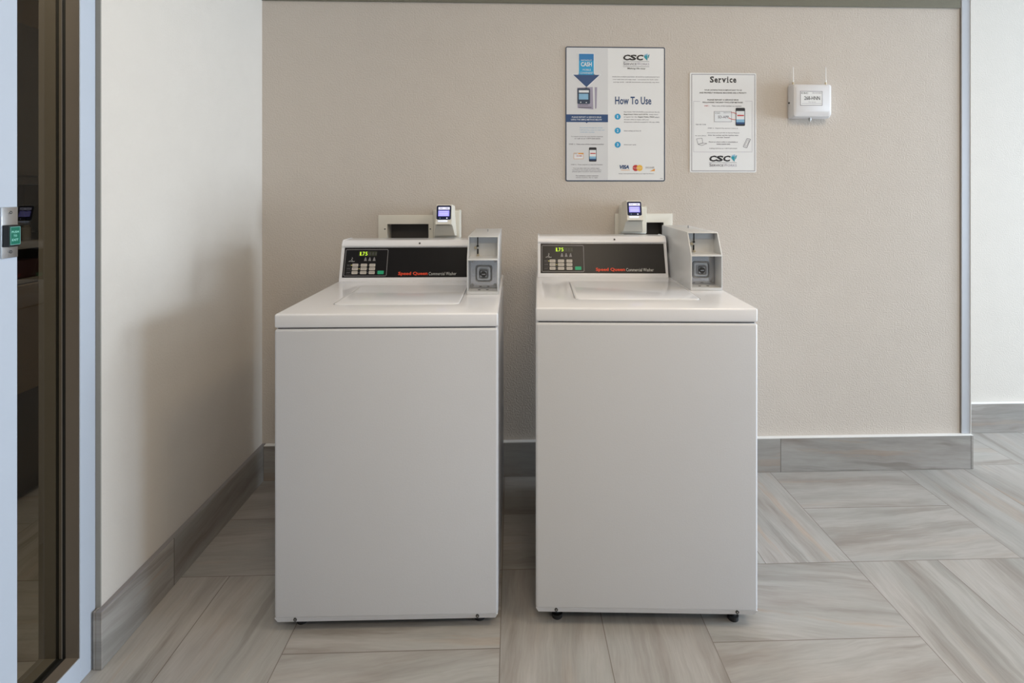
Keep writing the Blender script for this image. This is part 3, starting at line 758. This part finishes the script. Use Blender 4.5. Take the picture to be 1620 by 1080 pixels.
pr.text('VISA', 978.5, 996, 261.0, 267, 'sign_navy', 3, .05, 1.2); pr.rect(982, 268.6, 996, 269.3, 'ink_orange', 3)
pr.disc(1005.3, 265.6, 4.9, 'ink_red', 3); pr.disc(1011.5, 265.6, 4.9, 'ink_yellow', 4); pr.text('MasterCard', 1001, 1015.5, 264.8, 266.2, 'white_ink', 5)
pr.text('DISCOVER', 1021.3, 1035, 263.6, 266.2, 'ink_soft', 3); pr.poly([(1028, 270.7), (1035.6, 266.6), (1035.8, 270.4)], 'ink_orange', 3)
pr.done('card_logos', t, 'row of three payment card logos')

t, mp = sign_root('service_sign', 'smaller white service notice with thin dark border, right of the large sign', .8064, 1.3560, .306/105, .4525/157.2, 1091, 273)
board(t, mp, 1091, 1196, 115.8, 273, 2.0, 'sign_white')
pr = Print(mp); pr.ring(1093.6, 117.8, 1194.0, 270.8, .75, 'ink_soft', 2, .5)
a = [(1107, 161), (1096.8, 161), (1096.8, 240.5), (1189.5, 240.5), (1189.5, 160.3), (1178, 160.3)]
pr.line(a, .35, 'ink_lilac', 2); pr.done('border', t)
pr = Print(mp)
SV = [('S', 1122.6, 1128.9, 121.4), ('e', 1129.8, 1135.0, 124.3), ('r', 1136.6, 1140.6, 124.3), ('v', 1141.6, 1148.0, 124.3), ('i', 1150.0, 1151.7, 121.4), ('c', 1153.6, 1158.2, 124.3), ('e', 1159.2, 1164.4, 124.3)]
for ch, a, b_, tp in SV:
    pr.text(ch, a, b_, tp, 131.2, 'ink_black', 3, .03)
    if ch == 'r': pr.rect(a-1.0, 130.4, a+3.0, 131.2, 'ink_black', 3.2); pr.rect(a-1.0, 124.5, a+.8, 125.3, 'ink_black', 3.2)
    if ch == 'v': pr.rect(a-.8, 124.3, a+2.2, 125.0, 'ink_black', 3.2); pr.rect(b_-2.2, 124.3, b_+.8, 125.0, 'ink_black', 3.2)
    if ch == 'i': pr.rect(a-1.0, 130.4, b_+1.0, 131.2, 'ink_black', 3.2); pr.rect(a-1.0, 124.5, a+.8, 125.3, 'ink_black', 3.2)
    if ch == 'S': pr.rect(b_-1.1, 121.4, b_-.3, 124.0, 'ink_black', 3.2); pr.rect(a+.2, 128.4, a+1.0, 131.2, 'ink_black', 3.2)
pr.done('heading', t, 'black serif Service heading')
pr = Print(mp)
pr = Print(mp); S_('YOUR SATISFACTION IS IMPORTANT TO US', 1113.8, 1173, 143.0, 2.0, 'ink_black'); S_('AND PROPERLY WORKING MACHINES ARE A PRIORITY', 1106, 1180.5, 147.3, 2.1, 'ink_black'); pr.done('small_print', t)
pr = Print(mp); S_('PLEASE REPORT A SERVICE ISSUE', 1118.8, 1167.8, 158.4, 2.1, 'ink_black'); S_('FOLLOWING THE EASY TWO-STEP METHOD', 1111.3, 1174.8, 162.4, 2.2, 'ink_black'); pr.done('small_print', t)
pr = Print(mp); S_('STEP 1', 1114, 1121, 168, 1.8, 'ink_red'); S_('Take note of the number on machine', 1125.8, 1172.5, 168); pr.done('small_print', t)
pr = Print(mp); S_('STEP 2 - Report the service online at', 1119.5, 1167, 203.3); S_('www.cscsw.com and click on Service Request', 1118, 1169.3, 210.5); S_('Enter the number and the machine issue', 1120, 1167.5, 214.2); S_('and click "Submit"', 1133, 1154.5, 217.6); pr.done('small_print', t)
pr = Print(mp); S_('Phone us where online is unavailable at', 1121, 1166.5, 224.8); S_('www.cscsw.com', 1133, 1154.5, 228.4); S_('Calling toll free at 1-877-264-6622', 1121.5, 1165.5, 235.2); pr.done('small_print', t)
pr = Print(mp); S_('Scan the Code', 1100.3, 1116.5, 197.2, 1.6); S_('for your phone', 1099.5, 1116.5, 215.2, 1.6); pr.done('small_print', t)
pr = Print(mp); pr.rect(1129.5, 176.4, 1157, 193.3, 'white_ink', 3); pr.ring(1129.5, 176.4, 1157, 193.3, .5, 'ink_soft', 4, .4); pr.text('CSC', 1131, 1139, 178.2, 180.4, 'ink_black', 4); pr.text('SERVICE', 1144, 1155, 178, 179.3, 'ink_soft', 4); pr.text('SD-APP', 1135.3, 1152.3, 183.3, 187.5, 'ink_soft', 4, .01)
pr.line([(1165, 180.5), (1160, 178.3), (1155.5, 178.3)], .9, 'ink_red', 6); pr.line([(1163, 189.6), (1157.5, 189), (1151.6, 186.6)], .9, 'ink_red', 6)
pr.done('number_tag_picture', t)
pr = Print(mp); phone(pr, 1163.2, 170.8, 1178.2, 199.3); pr.done('phone_picture', t)
pr = Print(mp)
pr.line([(1101.5, 220), (1110.3, 219), (1111.3, 226.5), (1104, 228.6), (1101.5, 220)], .5, 'ink_soft', 3); pr.line([(1104, 228.8), (1112, 226.5), (1118, 227.3), (1110, 230.6), (1104, 228.8)], .5, 'ink_soft', 3)
pr.done('laptop_picture', t)
pr = Print(mp); pr.line([(1181.2, 219.5), (1186.8, 220.3), (1181, 234), (1175.2, 232.3), (1181.2, 219.5)], .7, 'ink_soft', 3); pr.line([(1182, 222), (1185, 222.4), (1180.3, 231.5), (1177.6, 230.8), (1182, 222)], .4, 'ink_soft', 3)
pr.done('handset_picture', t)
logo(mp, 1121.3, 246.6, 1.04, False).done('logo', t, 'black and teal company logo')

# ------------------------------------------------------------------ wifi box
t = thing('wireless_gateway', 'small white wireless box with two antennas on wall right of the signs', 'router', (1.2600, YB, 1.6030))
bm = NBM()
W_, H_ = .172, .147
loft(bm, [[(x_, -.0003, z_) for x_, z_ in rrect(0, W_, 0, H_, .006)], [(x_, -.006, z_) for x_, z_ in rrect(-.003, W_+.003, -.003, H_+.003, .008)],
          [(x_, -.030, z_) for x_, z_ in rrect(-.003, W_+.003, -.003, H_+.003, .009)], [(x_, -.048, z_) for x_, z_ in rrect(.001, W_-.001, .004, H_-.001, .010)], [(x_, -.052, z_) for x_, z_ in rrect(.008, W_-.008, .020, H_-.006, .012)]])
cs = obj('case', bm, 'router_white', t)
for ax in (.010, .160):
    bm = NBM(); cyl(bm, (ax, -.026, H_+.007), .0042, .012, 'z', 12, mi=1); cyl(bm, (ax, -.026, H_+.018), .0038, .012, 'z', 12, mi=0); cyl(bm, (ax, -.026, H_+.052), .0024, .062, 'z', 12, r2=.0018)
    obj('antenna', bm, ['caulk', 'brass'], t)
obj('cable_gland', cyl(cyl(NBM(), (W_*.49, -.030, -.006), .006, .010, 'z', 14), (W_*.49, -.030, -.013), .0035, .008, 'z', 12), 'screw', t)
obj('side_screw', cyl(NBM(), (-.004, -.018, H_*.46), .004, .004, 'x', 12), 'dark_screw', t)
def rm(u, v, lift): return Vector(((u-1257)*.00291, -(.0522+.00016*lift), .145-(v-132.3)*.00288))
pr = Print(rm)
pr.rect(1266.7, 142.5, 1301.5, 165, 'sign_white', 1); pr.ring(1266.7, 142.5, 1301.5, 165, .6, 'ink_soft', 2, .4)
pr.text('CSC', 1268, 1279, 144.4, 146.8, 'ink_black', 2, .02); pr.text('SERVICEWORKS', 1285.5, 1300, 144.6, 146.2, 'ink_soft', 2); pr.text('268-HNN', 1273, 1297.5, 150.3, 156.3, 'ink_black', 2, .01)
pr.text('For service', 1280, 1291, 158.6, 160, 'ink_soft', 2); pr.rect(1269, 161.4, 1300, 161.8, 'ink_lilac', 2)
pr.done('number_label', t, 'white label reading 268-HNN')

# ------------------------------------------------------------------ exit button
t = thing('exit_button', 'steel plate with green push to exit button on pale door mullion', 'button', (FX, 1.1730, 1.1250))
bm = NBM(); bx(bm, .0002, .0032, 0, .0375, 0, .1130, .0010, 2); obj('plate', bm, 'brushed', t)
for z_ in (.0135, .1010):
    bm = NBM(); cyl(bm, (.0040, .0190, z_), .0036, .002, 'x', 16); cyl(bm, (.0051, .0190, z_), .0016, .0006, 'x', 6, mi=1); obj('screw', bm, ['screw', 'dark_screw'], t)
bt = obj('button_body', bx(NBM(), .0032, .0178, .0012, .0262, .0255, .0735, .0012, 2), 'black', t)
obj('button_face', bx(NBM(), .0178, .0196, .0020, .0256, .0300, .0700, .0008, 1), 'exit_green', t)['label'] = 'green button face'
def em(u, v, lift): return Vector((.0197+.0001*lift, u, v))
pr = Print(em); pr.ring(.0021, .0301, .0255, .0699, .0011, 'exit_edge', 1, .001)
for wd, a, b_, z_ in (('PUSH', .0055, .0215, .0560), ('TO', .0095, .0175, .0475), ('EXIT', .0060, .0205, .0385)): pr.text(wd, a, b_, z_+.0048, z_, 'exit_text', 1, .01)
pr.done('button_lettering', t, 'PUSH TO EXIT lettering')
